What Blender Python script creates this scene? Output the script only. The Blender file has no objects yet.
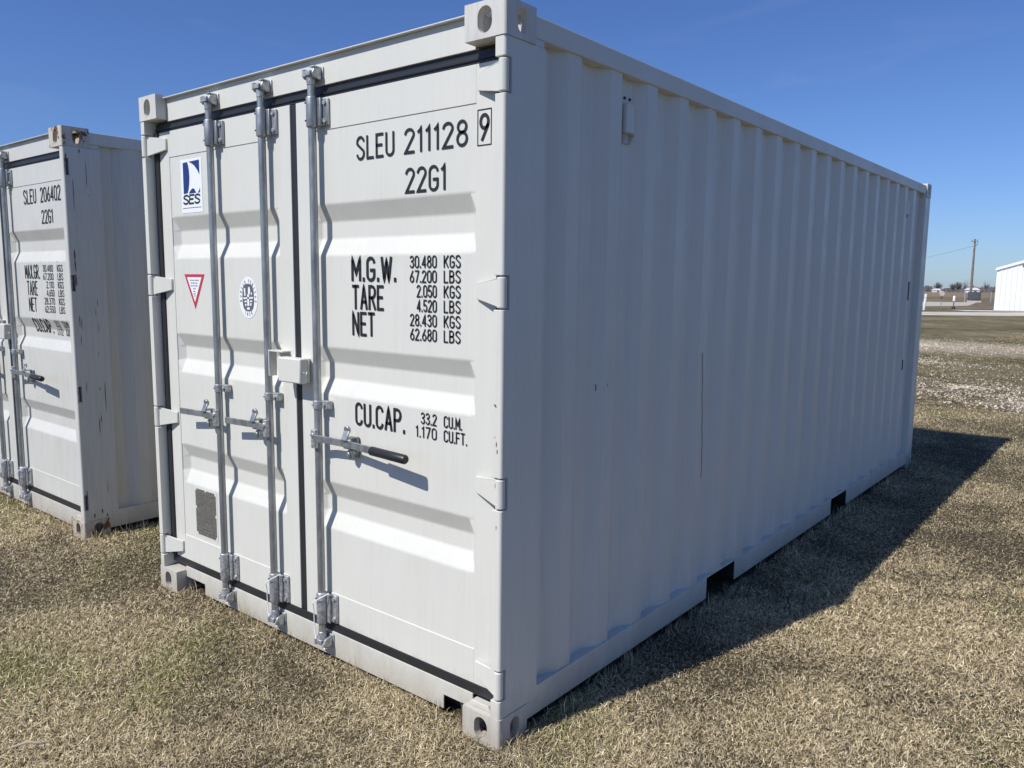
import bpy, bmesh, math, random
import numpy as np
from math import radians as R, sin, cos, pi
from mathutils import Vector, Matrix

random.seed(4); rng = np.random.default_rng(4)
scn = bpy.context.scene
col = scn.collection

# ------------------------------------------------------------------ camera
CAM = Vector((1.7083, -2.0523, 1.6809)); YAW, PITCH, ROLL, FPX = .6818, -.1275, .0108, 794.83
cd = bpy.data.cameras.new('camera'); cam = bpy.data.objects.new('camera', cd); col.objects.link(cam)
fw = Vector((-sin(YAW)*cos(PITCH), cos(YAW)*cos(PITCH), sin(PITCH)))
rt = fw.cross(Vector((0, 0, 1))).normalized(); up = rt.cross(fw)
rt2 = rt*cos(ROLL)+up*sin(ROLL); up2 = -rt*sin(ROLL)+up*cos(ROLL)
m = Matrix((rt2, up2, -fw)).transposed().to_4x4(); m.translation = CAM
cam.matrix_world = m
cd.sensor_width = 36; cd.lens = FPX/1024*36; cd.clip_start = .05; cd.clip_end = 9000
scn.camera = cam

# ------------------------------------------------------------------ sky, sun, exposure
SUN = Vector((-.55, -2.2, 2.59)).normalized()
w = bpy.data.worlds.new('World'); scn.world = w; w.use_nodes = True
nt = w.node_tree; nt.nodes.clear()
sky = nt.nodes.new('ShaderNodeTexSky'); sky.sky_type = 'NISHITA'; sky.sun_disc = False
sky.sun_elevation = math.asin(SUN.z); sky.sun_rotation = math.atan2(SUN.x, SUN.y)
sky.altitude = 200; sky.air_density = 1.0; sky.dust_density = .3; sky.ozone_density = 1.2
bg = nt.nodes.new('ShaderNodeBackground'); bg.inputs['Strength'].default_value = .084
wo = nt.nodes.new('ShaderNodeOutputWorld')
# faint cirrus wisps in the sky itself
tc = nt.nodes.new('ShaderNodeTexCoord'); mp = nt.nodes.new('ShaderNodeMapping')
mp.inputs['Scale'].default_value = (1.2, 1.2, 7); mp.inputs['Rotation'].default_value = (.1, .12, 0)
nz = nt.nodes.new('ShaderNodeTexNoise'); nz.inputs['Scale'].default_value = 3.2; nz.inputs['Detail'].default_value = 7
nz.inputs['Distortion'].default_value = .8
mr = nt.nodes.new('ShaderNodeMapRange'); mr.inputs['From Min'].default_value = .60; mr.inputs['From Max'].default_value = .85
mr.inputs['To Max'].default_value = .09
mx = nt.nodes.new('ShaderNodeMix'); mx.data_type = 'RGBA'
mx.inputs[7].default_value = (6, 6.6, 7.4, 1)
nt.links.new(tc.outputs['Generated'], mp.inputs[0]); nt.links.new(mp.outputs[0], nz.inputs['Vector'])
nt.links.new(nz.outputs['Fac'], mr.inputs['Value']); nt.links.new(mr.outputs[0], mx.inputs[0])
tn = nt.nodes.new('ShaderNodeMix'); tn.data_type = 'RGBA'; tn.blend_type = 'MULTIPLY'; tn.inputs[0].default_value = 1
tn.inputs[7].default_value = (.60, .83, 1.35, 1)      # the camera's cooler, deeper rendering of the clear sky
nt.links.new(sky.outputs[0], tn.inputs[6]); nt.links.new(tn.outputs[2], mx.inputs[6]); nt.links.new(mx.outputs[2], bg.inputs['Color'])
nt.links.new(bg.outputs[0], wo.inputs[0])
sd = bpy.data.lights.new('sun', 'SUN'); sd.energy = 4.7; sd.angle = R(.53); sd.color = (1, .965, .92)
so = bpy.data.objects.new('sun', sd); col.objects.link(so); so.rotation_euler = SUN.to_track_quat('Z', 'Y').to_euler()
vs = scn.view_settings; vs.view_transform = 'Standard'; vs.look = 'None'; vs.exposure = 0; vs.gamma = 1

# ------------------------------------------------------------------ materials
def mat(name, base, rough=.5, metal=0, spec=.5):
    mt = bpy.data.materials.new(name); mt.use_nodes = True
    b = mt.node_tree.nodes['Principled BSDF']
    b.inputs['Base Color'].default_value = (*base, 1); b.inputs['Roughness'].default_value = rough
    b.inputs['Metallic'].default_value = metal; b.inputs['Specular IOR Level'].default_value = spec
    return mt
def N(mt, t, **k):
    n = mt.node_tree.nodes.new(t)
    for a, v in k.items():
        if a in n.inputs: n.inputs[a].default_value = v
        else: setattr(n, a, v)
    return n
def L(mt, a, b): mt.node_tree.links.new(a, b)
def pbsdf(mt): return mt.node_tree.nodes['Principled BSDF']
def noise(mt, scale, detail=4, rough=.55, mapscale=(1, 1, 1), coord='Object'):
    t = N(mt, 'ShaderNodeTexCoord'); mp = N(mt, 'ShaderNodeMapping'); mp.inputs['Scale'].default_value = mapscale
    n = N(mt, 'ShaderNodeTexNoise'); n.inputs['Scale'].default_value = scale; n.inputs['Detail'].default_value = detail
    n.inputs['Roughness'].default_value = rough
    L(mt, t.outputs[coord], mp.inputs[0]); L(mt, mp.outputs[0], n.inputs['Vector'])
    return n.outputs['Fac']
def maprange(mt, src, a, b, c=0, d=1):
    n = N(mt, 'ShaderNodeMapRange'); L(mt, src, n.inputs['Value'])
    for k, v in zip(('From Min', 'From Max', 'To Min', 'To Max'), (a, b, c, d)): n.inputs[k].default_value = v
    return n.outputs[0]
def mix(mt, fac, a, b):
    n = N(mt, 'ShaderNodeMix', data_type='RGBA')
    if hasattr(fac, 'links'): L(mt, fac, n.inputs[0])
    else: n.inputs[0].default_value = fac
    for i, v in ((6, a), (7, b)):
        if hasattr(v, 'links'): L(mt, v, n.inputs[i])
        else: n.inputs[i].default_value = (*v, 1)
    return n.outputs[2]
def bump(mt, src, strength, dist=.01, prev=None):
    n = N(mt, 'ShaderNodeBump'); n.inputs['Strength'].default_value = strength; n.inputs['Distance'].default_value = dist
    L(mt, src, n.inputs['Height'])
    if prev is not None: L(mt, prev, n.inputs['Normal'])
    L(mt, n.outputs[0], pbsdf(mt).inputs['Normal']); return n.outputs[0]

def paint(name, base, dirt, dirt_amt, rust_lo=None, wav=.6, rough=.42):
    mt = mat(name, base, rough)
    streak = noise(mt, 9, 5, .6, (6, 6, .35))
    c = mix(mt, maprange(mt, streak, .45, .8, 0, dirt_amt), base, dirt)
    blot = noise(mt, 2.3, 5, .6)
    c = mix(mt, maprange(mt, blot, .5, .75, 0, dirt_amt*.6), c, dirt)
    tco = N(mt, 'ShaderNodeTexCoord'); sp = N(mt, 'ShaderNodeSeparateXYZ'); L(mt, tco.outputs['Object'], sp.inputs[0])
    hz_ = N(mt, 'ShaderNodeMath', operation='ADD'); L(mt, sp.outputs['Z'], hz_.inputs[0])
    nn_ = N(mt, 'ShaderNodeMath', operation='MULTIPLY'); L(mt, noise(mt, 7, 8, .75, (1, 1, .7)), nn_.inputs[0]); nn_.inputs[1].default_value = .30
    L(mt, nn_.outputs[0], hz_.inputs[1])
    c = mix(mt, maprange(mt, hz_.outputs[0], .36, .17, 0, .55), c, (.30, .245, .165))      # mud splash along the foot
    if rust_lo is not None:
        rn = noise(mt, 11, 8, .72)
        rf = maprange(mt, rn, rust_lo, rust_lo+.035)
        rc = mix(mt, noise(mt, 40, 3), (.075, .035, .02), (.20, .085, .035))
        c = mix(mt, rf, c, rc)
    L(mt, c, pbsdf(mt).inputs['Base Color'])
    L(mt, maprange(mt, noise(mt, 5, 4), .3, .7, rough-.07, rough+.12), pbsdf(mt).inputs['Roughness'])
    b1 = bump(mt, noise(mt, 1.6, 2, .4), wav, .012)
    bump(mt, noise(mt, 260, 2, .5), .12, .0006, b1)
    return mt
M = {}
M['paint'] = paint('grey_white_paint', (.665, .660, .592), (.45, .44, .38), .17)
M['paint_worn'] = paint('worn_grey_paint', (.605, .60, .55), (.40, .38, .33), .35, .69)
M['cast'] = paint('casting_paint', (.635, .625, .575), (.40, .37, .31), .6, .675, .5, .6)
M['cast_worn'] = paint('worn_casting_paint', (.56, .53, .46), (.40, .32, .22), .8, .535, .6, .7)
M['rubber'] = mat('black_rubber', (.022, .023, .025), .45)
M['grip'] = mat('black_grip', (.018, .018, .019), .38)
M['print'] = mat('plate_print', (.10, .095, .085), .6)
M['ink'] = mat('black_lettering', (.018, .018, .02), .5)
M['greyink'] = mat('grey_lettering', (.12, .12, .13), .5)
M['sticker'] = mat('white_sticker', (.82, .84, .85), .35)
M['blue'] = mat('blue_sticker', (.012, .03, .17), .35)
M['red'] = mat('red_sticker', (.50, .035, .07), .35)
M['rust'] = mat('rust', (.17, .075, .04), .9)
M['dark'] = mat('dark_mark', (.03, .03, .032), .8)
M['brown'] = mat('brown_mark', (.10, .065, .04), .8)
M['recess_shade'] = mat('black_recess_shade', (.016, .016, .017), .7)  # black that paints in the shade of recesses and the underside
M['woodfloor'] = mat('plywood', (.10, .06, .035), .8)
z = mat('zinc_plated_steel', (.50, .545, .60), .42, .75)
c = mix(z, maprange(z, noise(z, 22, 5, .65, (1, 1, .25)), .35, .7), (.26, .275, .275), (.48, .495, .485))
L(z, c, pbsdf(z).inputs['Base Color']); L(z, maprange(z, noise(z, 30, 4), .3, .7, .34, .58), pbsdf(z).inputs['Roughness'])
M['zinc'] = z
g = mat('galvanised_fitting', (.52, .53, .53), .5, .6)
c = mix(g, maprange(g, noise(g, 60, 5, .7), .4, .65), (.30, .31, .31), (.62, .63, .63))
L(g, c, pbsdf(g).inputs['Base Color']); M['galv'] = g
p_ = mat('etched_plate', (.20, .19, .17), .5, .3)
c = mix(p_, maprange(p_, noise(p_, 60, 4, .6, (1, 1, 4)), .35, .65), (.11, .105, .095), (.25, .235, .20))
L(p_, c, pbsdf(p_).inputs['Base Color']); M['plate'] = p_

def noisy(name, a, b, s, rough=.9, lo=.35, hi=.65):
    mt = mat(name, a, rough, 0, .2)
    L(mt, mix(mt, maprange(mt, noise(mt, s, 6, .65), lo, hi), a, b), pbsdf(mt).inputs['Base Color']); return mt

# ------------------------------------------------------------------ mesh helpers
class MB:
    def __init__(s): s.v = []; s.f = []
    def add(s, v, f):
        o = len(s.v); s.v += [tuple(x) for x in v]; s.f += [tuple(i+o for i in q) for q in f]; return s
    def box(s, x0, x1, y0, y1, z0, z1):
        x0, x1 = sorted((x0, x1)); y0, y1 = sorted((y0, y1)); z0, z1 = sorted((z0, z1))
        v = [(x, y, z) for z in (z0, z1) for y in (y0, y1) for x in (x0, x1)]
        return s.add(v, [(0, 2, 3, 1), (4, 5, 7, 6), (0, 1, 5, 4), (2, 6, 7, 3), (0, 4, 6, 2), (1, 3, 7, 5)])
    def tube(s, pts, r, n=14, cap=True):
        pts = [Vector(p) for p in pts]; rs = r if isinstance(r, (list, tuple)) else [r]*len(pts)
        rings = []; prev = None
        for i, p in enumerate(pts):
            d = (pts[min(i+1, len(pts)-1)]-pts[max(i-1, 0)]).normalized()
            if prev is None: a = d.orthogonal().normalized()
            else: a = (prev - d*prev.dot(d)).normalized()
            prev = a; b = d.cross(a)
            rings.append([p+(a*cos(2*pi*k/n)+b*sin(2*pi*k/n))*rs[i] for k in range(n)])
        v = [q for rg in rings for q in rg]; f = []
        for i in range(len(pts)-1):
            for k in range(n):
                k2 = (k+1) % n; f.append((i*n+k, i*n+k2, (i+1)*n+k2, (i+1)*n+k))
        if cap: f.append(tuple(range(n))[::-1]); f.append(tuple((len(pts)-1)*n+k for k in range(n)))
        return s.add(v, f)
    def prism(s, poly, axis, a, b):
        """poly: 2-D points in the other two axes (x,y / x,z / y,z), extruded along axis"""
        n = len(poly)
        mk = {'z': lambda p, t: (p[0], p[1], t), 'y': lambda p, t: (p[0], t, p[1]), 'x': lambda p, t: (t, p[0], p[1])}[axis]
        v = [mk(p, a) for p in poly]+[mk(p, b) for p in poly]
        f = [tuple(range(n))[::-1], tuple(range(n, 2*n))]+[(i, (i+1) % n, n+(i+1) % n, n+i) for i in range(n)]
        return s.add(v, f)
    def build(s, name, material, parent=None, bevel=0, smooth=False, seg=2):
        me = bpy.data.meshes.new(name); me.from_pydata(s.v, [], s.f); me.update()
        bm = bmesh.new(); bm.from_mesh(me); bmesh.ops.recalc_face_normals(bm, faces=bm.faces); bm.to_mesh(me); bm.free()
        return link(name, me, material, parent, bevel, smooth, seg)
def link(name, me, material, parent=None, bevel=0, smooth=False, seg=2):
    o = bpy.data.objects.new(name, me); col.objects.link(o)
    if material is not None: me.materials.clear(); me.materials.append(material)
    if parent is not None: o.parent = parent
    if bevel:
        b = o.modifiers.new('bevel', 'BEVEL'); b.width = bevel; b.segments = seg; b.limit_method = 'ANGLE'; b.angle_limit = R(40 if seg < 3 else 12)
    if smooth:
        for p in me.polygons: p.use_smooth = True
        me.set_sharp_from_angle(angle=R(35))
    return o
def tag(o, label=None, cat=None, group=None, kind=None):
    for k, v in (('label', label), ('category', cat), ('group', group), ('kind', kind)):
        if v: o[k] = v
    return o
def empty(name, loc=(0, 0, 0), rz=0):
    o = bpy.data.objects.new(name, None); col.objects.link(o); o.location = loc; o.rotation_euler.z = rz
    o.empty_display_size = .2; return o
def boolean(base, cutters):
    """base, cutters: MB; returns mesh = base minus the cutters"""
    o = base.build('tmp', None); cs = []
    for c in cutters:
        co = c.build('tmpc', None); cs.append(co)
        md = o.modifiers.new('b', 'BOOLEAN'); md.operation = 'DIFFERENCE'; md.solver = 'EXACT'; md.object = co
    dg = bpy.context.evaluated_depsgraph_get(); dg.update()
    me = bpy.data.meshes.new_from_object(o.evaluated_get(dg))
    for x in cs+[o]:
        d = x.data; bpy.data.objects.remove(x); bpy.data.meshes.remove(d)
    return me

# ------------------------------------------------------------------ stroke lettering
def arc(cx, cy, rx, ry, a0, a1, n=9):
    return [(cx+rx*cos(R(a0+(a1-a0)*i/n)), cy+ry*sin(R(a0+(a1-a0)*i/n))) for i in range(n+1)]
W_ = .40; h_ = W_/2
def oval(): return [arc(h_, .78, h_, .22, 0, 180)+arc(h_, .22, h_, .22, 180, 360)+[(W_, .78)]]
G = {
 '0': (W_, oval()), 'O': (W_, oval()),
 '1': (.17, [[(.0, .84), (.09, .92), (.13, 1), (.13, 0)]]),
 '2': (W_, [arc(h_, .78, h_, .22, 170, -25)+[(.0, .0), (W_, 0)]]),
 '3': (W_, [arc(h_, .79, h_*.95, .21, 160, -60)+[(.16, .53)], [(.16, .53)]+arc(h_, .25, h_, .25, 75, -160)]),
 '4': (W_, [[(.30, 0), (.30, 1), (.0, .26), (W_, .26)]]),
 '5': (W_, [[(W_*.95, 1), (.04, 1), (.02, .54)]+arc(h_, .30, h_, .30, 120, -155)]),
 '6': (W_, [[(W_*.78, 1), (.06, .50)]+arc(h_, .27, h_, .27, 140, -220, 16)]),
 '7': (W_, [[(0, 1), (W_, 1), (.13, 0)]]),
 '8': (W_, [arc(h_, .77, h_*.88, .23, 0, 360, 16), arc(h_, .27, h_, .27, 0, 360, 16)]),
 '9': (W_, [[(W_*.22, 0), (W_*.92, .55)]+arc(h_, .73, h_, .27, -30, 330, 16)]),
 'A': (W_, [[(0, 0), (h_, 1), (W_, 0)], [(.07, .3), (W_-.07, .3)]]),
 'B': (W_, [[(0, 0), (0, 1), (.2, 1)]+arc(.2, .76, .17, .24, 90, -90, 6)+[(0, .52)], [(0, .52), (.2, .52)]+arc(.2, .26, .2, .26, 90, -90, 6)+[(0, 0)]]),
 'C': (W_, [arc(h_, .78, h_, .22, 10, 180)+arc(h_, .22, h_, .22, 180, 350)]),
 'E': (W_*.9, [[(W_*.9, 1), (0, 1), (0, 0), (W_*.9, 0)], [(0, .52), (W_*.75, .52)]]),
 'F': (W_*.9, [[(W_*.9, 1), (0, 1), (0, 0)], [(0, .52), (W_*.75, .52)]]),
 'G': (W_, [arc(h_, .78, h_, .22, 10, 180)+arc(h_, .22, h_, .22, 180, 360)+[(W_, .45), (h_, .45)]]),
 'I': (.02, [[(.01, 0), (.01, 1)]]),
 'K': (W_, [[(0, 0), (0, 1)], [(W_, 1), (.0, .38)], [(.12, .55), (W_, 0)]]),
 'L': (W_*.85, [[(0, 1), (0, 0), (W_*.85, 0)]]),
 'M': (.46, [[(0, 0), (0, 1), (.23, .3), (.46, 1), (.46, 0)]]),
 'N': (W_, [[(0, 0), (0, 1), (W_, 0), (W_, 1)]]),
 'P': (W_, [[(0, 0), (0, 1), (.2, 1)]+arc(.2, .75, .2, .25, 90, -90, 6)+[(0, .5)]]),
 'R': (W_, [[(0, 0), (0, 1), (.2, 1)]+arc(.2, .75, .2, .25, 90, -90, 6)+[(0, .5)], [(.18, .5), (W_, 0)]]),
 'S': (W_, [arc(h_, .77, h_, .23, 15, 200, 8)+[(h_, .52)]+arc(h_, .24, h_, .25, 30, -165, 10)]),
 'T': (W_, [[(0, 1), (W_, 1)], [(h_, 1), (h_, 0)]]),
 'U': (W_, [[(0, 1)]+arc(h_, .22, h_, .22, 180, 360)+[(W_, 1)]]),
 'V': (W_, [[(0, 1), (h_, 0), (W_, 1)]]),
 'W': (.52, [[(0, 1), (.13, 0), (.26, .9), (.39, 0), (.52, 1)]]),
 'X': (W_, [[(0, 0), (W_, 1)], [(0, 1), (W_, 0)]]),
 '.': (.03, [[(.015, -.02), (.015, .07)]]),
 ' ': (.26, []),
}
def ribbon(mb, pts, t, fn, step=.008):
    """2-D polyline pts with stroke width t; fn maps (u,v) to a 3-D point"""
    q = [Vector(pts[0])]
    for a, b in zip(pts[:-1], pts[1:]):
        a, b = Vector(a), Vector(b); d = (b-a).length
        if d < 1e-7: continue
        k = max(1, int(d/step))
        for i in range(1, k+1): q.append(a+(b-a)*i/k)
    n = len(q); Lft = []; Rgt = []
    closed = (q[0]-q[-1]).length < 1e-6
    for i in range(n):
        a = q[i-1] if i > 0 else (q[-2] if closed else None); b = q[i+1] if i < n-1 else (q[1] if closed else None)
        d1 = (q[i]-a).normalized() if a is not None else None; d2 = (b-q[i]).normalized() if b is not None else None
        if d1 is None: d1 = d2
        if d2 is None: d2 = d1
        n1 = Vector((-d1.y, d1.x)); n2 = Vector((-d2.y, d2.x)); mm = n1+n2
        if mm.length < .3: mm = n1
        mm.normalize(); s = 1/max(.45, mm.dot(n1))
        off = mm*t/2*s; c = q[i].copy()
        if not closed and i == 0: c = c-d1*t*.35
        if not closed and i == n-1: c = c+d1*t*.35
        Lft.append(c+off); Rgt.append(c-off)
    v = [fn(p.x, p.y) for pr in zip(Lft, Rgt) for p in pr]
    mb.add(v, [(2*i, 2*i+1, 2*i+3, 2*i+2) for i in range(n-1)])
def text(mb, s, x0, x1, z0, z1, fn, wt=.115, gap=.21, slant=0):
    ws = [G[c][0] for c in s]; tot = sum(ws)+gap*(len(s)-1)
    H = z1-z0; sx = (x1-x0)/tot; x = x0; t = wt*H
    for k, c in enumerate(s):
        for pl in G[c][1]:
            ribbon(mb, [(x+p[0]*sx+slant*p[1]*H, z0+t/2+p[1]*(H-t)) for p in pl], t, fn)
        x += (ws[k]+gap)*sx

# ------------------------------------------------------------------ shipping container
CL, CW, CH = 6.058, 2.438, 2.591
DY = .063                                   # door panel plane
FL = [(1.992, 1.782), (1.400, 1.198), (.816, .608)]
ZB = []                                     # door panel depth breakpoints (z, depth)
for a, b in FL:
    t = (a-b)/3; ZB += [(a, 0), (a-t, .030), (a-2*t, .030), (b, 0)]
def dz(z):
    for i in range(0, 12, 4):
        q = ZB[i:i+4]
        if q[0][0] >= z >= q[3][0]:
            for (za, da), (zb, db) in zip(q[:-1], q[1:]):
                if za >= z >= zb: return da+(db-da)*(za-z)/(za-zb)
    return 0
def on_door(u, v): return (u, DY+dz(v)-.0026, v)
def on_frame(u, v): return (u, .06-.0016, v)

_cast = None
def casting_mesh():
    """corner casting in +: x -.178..0, y 0..162, z 0..118, outer corner at (0,0,0)"""
    global _cast
    if _cast: return _cast
    b = MB().box(-.178, 0, 0, .162, 0, .118)
    me = bpy.data.meshes.new('t'); me.from_pydata(b.v, [], b.f)
    bm = bmesh.new(); bm.from_mesh(me)
    ed = [e for e in bm.edges if all(abs(v.co.x) < 1e-6 and abs(v.co.y) < 1e-6 for v in e.verts)]
    bmesh.ops.bevel(bm, geom=ed, offset=.011, segments=4, profile=.5, affect='EDGES')
    bmesh.ops.recalc_face_normals(bm, faces=bm.faces)
    nb = MB(); nb.v = [tuple(v.co) for v in bm.verts]; bm.verts.index_update(); nb.f = [tuple(v.index for v in f.verts) for f in bm.faces]; bm.free()
    def cap(cx, cy, w, h, n=10):
        r = w/2; s = h/2-r
        return [(cx+r*cos(pi*i/n), cy+s+r*sin(pi*i/n)) for i in range(n+1)]+[(cx+r*cos(pi+pi*i/n), cy-s+r*sin(pi+pi*i/n)) for i in range(n+1)]
    cut = [MB().box(-.150, -.028, .030, .134, .022, .096),
           MB().prism(cap(-.089, .059, .063, .086), 'y', -.02, .05),
           MB().prism(cap(.089, .059, .052, .080), 'x', -.05, .02),
           MB().prism([(-.089+y, .080+x) for x, y in cap(0, 0, .062, .11)], 'z', .08, .14)]
    _cast = boolean(nb, cut); return _cast
def place_casting(parent, cx, cy, top, fx, fy, material):
    src = casting_mesh(); me = src.copy()
    me.name = 'corner_casting'
    # fx: -1 mirrors in x about the outer corner, fy mirrors in y; bottom castings flip so the slot faces down
    fz = 1 if top else -1
    for v in me.vertices:
        x, y, zz = v.co
        v.co = (cx+(x if fx > 0 else -x), cy+(y if fy > 0 else -y), (CH-.118+zz) if top else (.118-zz))
    if fx*fy*fz < 0: me.flip_normals()
    me.update()
    return link('corner_casting', me, material, parent)

HZ = [2.350, 1.645, .948, .243]
def corrugation(y0, y1, first, pitch=.2848, depth=.036):
    """list of (y, depth) along the wall"""
    pts = [(y0, depth), (y0+.085, depth), (first-.079, 0), (first, 0)]
    s = first
    while s+pitch < y1-.05:
        pts += [(s+.066, depth), (s+.136, depth), (s+.204, 0), (s+pitch, 0)]; s += pitch
    pts += [(min(s+.066, y1-.01), depth), (y1, depth)]
    return pts
SIDE = corrugation(.222, 5.885, .459)
def side_depth(y):
    for (a, da), (b, db) in zip(SIDE[:-1], SIDE[1:]):
        if a <= y <= b: return da+(db-da)*(y-a)/(b-a+1e-9)
    return 0
def wall(name, pts, fn, z0, z1, material, parent):
    mb = MB(); n = len(pts)
    zs = [z0, z1]
    v = []
    for z_ in zs:
        for p, d in pts: v.append(fn(p, d, z_))
    for z_ in zs:
        for p, d in pts: v.append(fn(p, d+.003, z_))
    f = [(i, i+1, n+i+1, n+i) for i in range(n-1)]+[(2*n+i, 3*n+i, 3*n+i+1, 2*n+i+1) for i in range(n-1)]
    mb.add(v, f)
    me = bpy.data.meshes.new(name); me.from_pydata(mb.v, [], mb.f); me.update()
    return link(name, me, material, parent, .0025, False, 3)

def container(loc, rz, worn, label, num, check, labels_rows, cucap):
    P = M['paint_worn'] if worn else M['paint']; CA = M['cast_worn'] if worn else M['cast']
    root = empty('shipping_container', loc, rz)
    tag(root, label, 'shipping container', 'grey steel shipping containers side by side')
    # castings
    for cx, fx in ((0, 1), (-CW, -1)):
        for cy, fy in ((0, 1), (CL, -1)):
            for top in (0, 1): place_casting(root, cx, cy, top, fx, fy, CA)
    # corner posts
    def post_profile(sx, rear):
        r = .011; a = .003
        pf = [(-.045, a)]+[(-a-r+r*sin(t), a+r-r*cos(t)) for t in np.linspace(0, pi/2, 6)]+[(-a, .224), (-.150, .224), (-.150, .118), (-.045, .118)]
        if rear: pf = [(-a, .003), (-a, .180), (-.120, .180), (-.120, .003)]
        return [((x if sx > 0 else -CW-x), (y if not rear else CL-y)) for x, y in pf]
    for sx in (1, -1):
        base = MB().prism(post_profile(sx, False), 'z', .1185, CH-.1185)
        cut = []
        for hz in HZ:
            x0, x1 = (-.06, .02) if sx > 0 else (-CW+.06, -CW-.02)
            if worn: cut.append(MB().box(x0, x1, .010, .036, hz-.050, hz+.050)); continue
            cut.append(MB().box(x0, x1, -.02, .040, hz-.058, hz+.058))
        if worn: MB().box(-.062 if sx > 0 else -CW+.062, -.040 if sx > 0 else -CW+.040, .0105, .046, .19, 2.42).build('notch_shade', M['recess_shade'], root)  # added black strip, stands for the shade inside the hinge notches
        me = boolean(base, cut); me.name = 'corner_post'
        link('corner_post', me, P, root, .002)
        MB().prism(post_profile(sx, True), 'z', .1185, CH-.1185).build('corner_post', P, root, .006)
        # hinge pins: knuckles in the notches (blades go with the doors)
    # header with rain lip
    hd = MB().box(-CW+.1785, -.1785, .056, .16, 2.464, 2.5725)
    hd.box(-CW+.1785, -.1785, .036, .20, 2.5725, 2.5775)
    hd.box(-CW+.10, -.10, .085, .16, 2.40, 2.462)
    header = hd.build('header', P, root, .0015)
    # sill with lift slots beside the castings
    xl, xr = -CW+.1785, -.1785
    sl = MB().prism([(xl, .140), (xl, .082), (-CW+.365, .082), (-CW+.365, .024), (-.330, .024), (-.330, .082), (xr, .082), (xr, .140)], 'y', .056, .062)
    sl.box(xl, xr, .0622, .149, .1330, .140)
    sl.box(-CW+.10, -.10, .0855, .17, .1405, .20)
    MB().box(xl, xr, .110, .16, .024, .1325).build('slot_shade', M['recess_shade'], root)  # added black bar, paints the shade seen through the lift slots
    sl.build('sill', P, root, .002)
    # weld tabs over bottom castings
    MB().prism([(-.165, .118), (-.06, .118), (-.075, .139), (-.155, .139)], 'y', .022, .056).build('weld_gusset', P, root, .004)
    # rails
    for sx in (1, -1):
        X = (lambda x: x) if sx > 0 else (lambda x: -CW-x)
        r_ = MB().box(X(-.010), X(-.075), .163, CL-.163, 2.500, 2.574); r_.box(X(-.010), X(-.075), .1635, .2235, 2.4730, 2.4995); r_.box(X(-.010), X(-.075), CL-.1795, CL-.1635, 2.4730, 2.4995); r_.build('top_rail', P, root, .004)
        b_ = MB()
        segs = [(.163, 1.700), (2.056, 3.72), (4.088, CL-.163)]
        for a, b in segs: b_.box(X(-.010), X(-.016), a, b, .045, .158)
        b_.box(X(-.0162), X(-.060), .2255, CL-.163, .150, .158)
        for a, b in segs: b_.box(X(-.0162), X(-.055), a, b, .045, .051)
        for a, b in ((1.694, 1.700), (2.056, 2.062), (3.714, 3.72), (4.088, 4.094)):
            MB().box(X(-.0165), X(-1.1), a, b, .046, .149).build('fork_pocket_wall', M['recess_shade'], root)  # pocket walls coloured black for the shade inside
        MB().box(X(-.0605), X(-1.1), .2, CL-.2, .1495, .1575).build('underside', M['recess_shade'], root)
        b_.build('bottom_rail', P, root, .002)
        wl = wall('side_panel', SIDE, (lambda p, d, z_: (X(-.018-d), p, z_)), .158, 2.502, P, root)
        if sx < 0: wl.data.flip_normals()
        for vy in ((.838, 5.40) if sx > 0 else (.838,)):
            vb = MB(); xb = -.030
            vb.box(X(xb), X(-.0535), vy-.030, vy+.030, 2.285, 2.405)
            v = vb.build('vent', P, root, .007)
            lo = MB(); lo.add([(X(a), y, z_) for a, y, z_ in ((xb, vy-.030, 2.284), (-.0535, vy-.030, 2.284), (-.0535, vy+.030, 2.284), (xb, vy+.030, 2.284),
                (-.047, vy-.022, 2.245), (-.0535, vy-.022, 2.245), (-.0535, vy+.022, 2.245), (-.047, vy+.022, 2.245))],
                [(0, 1, 2, 3), (7, 6, 5, 4), (0, 4, 5, 1), (1, 5, 6, 2), (2, 6, 7, 3)]).build('vent_mouth', M['cast'], v, .002)
            for q in (-.018, .022): MB().tube([(X(-.055), vy+q, 2.425), (X(-.049), vy+q, 2.425)], .006, 8).build('screw', M['dark'], v)
    # rear wall, roof, floor
    RW = [(x, d) for x, d in corrugation(-CW+.11, -.11, -CW+.34)]
    wall('rear_panel', RW, (lambda p, d, z_: (p, CL-.02-d, z_)), .158, 2.502, P, root)
    MB().box(-CW+.12, -.12, CL-.06, CL-.012, .045, .158).build('rear_rail', P, root, .003)
    MB().box(-CW+.12, -.12, CL-.06, CL-.012, 2.50, 2.574).build('rear_rail', P, root, .003)
    rf = MB(); ys = []; y = .21
    while y < CL-.3: ys += [(y, .0), (y+.04, -.018), (y+.12, -.018), (y+.16, 0)]; y += .209
    ys.append((CL-.2, 0)); n = len(ys)
    rf.add([(x, a, 2.572+d) for x in (-.07, -CW+.07) for a, d in ys], [(i, i+1, n+i+1, n+i) for i in range(n-1)])
    rf.box(-CW+.07, -.07, .16, .209, 2.56, 2.571)
    rf.build('roof', P, root)
    MB().box(-CW+.075, -.075, .18, CL-.08, .1590, .185).build('floor', M['woodfloor'], root)
    # rubber door gasket on the frame (top, bottom, sides, middle)
    gk = MB()
    gk.box(-CW+.046, -.046, .066, .084, 2.4185, 2.4635)
    gk.box(-CW+.046, -.046, .060, .0655, 2.430, 2.442)
    gk.box(-CW+.046, -.046, .058, .0845, .1405, .1785)
    gk.box(-1.2455, -1.1925, .066, .080, .1790, 2.4180)
    for a, b in ((-CW+.0455, -CW+.082), (-.074, -.0455)): gk.box(a, b, .050, .0845, .1805, 2.4175)
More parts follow.
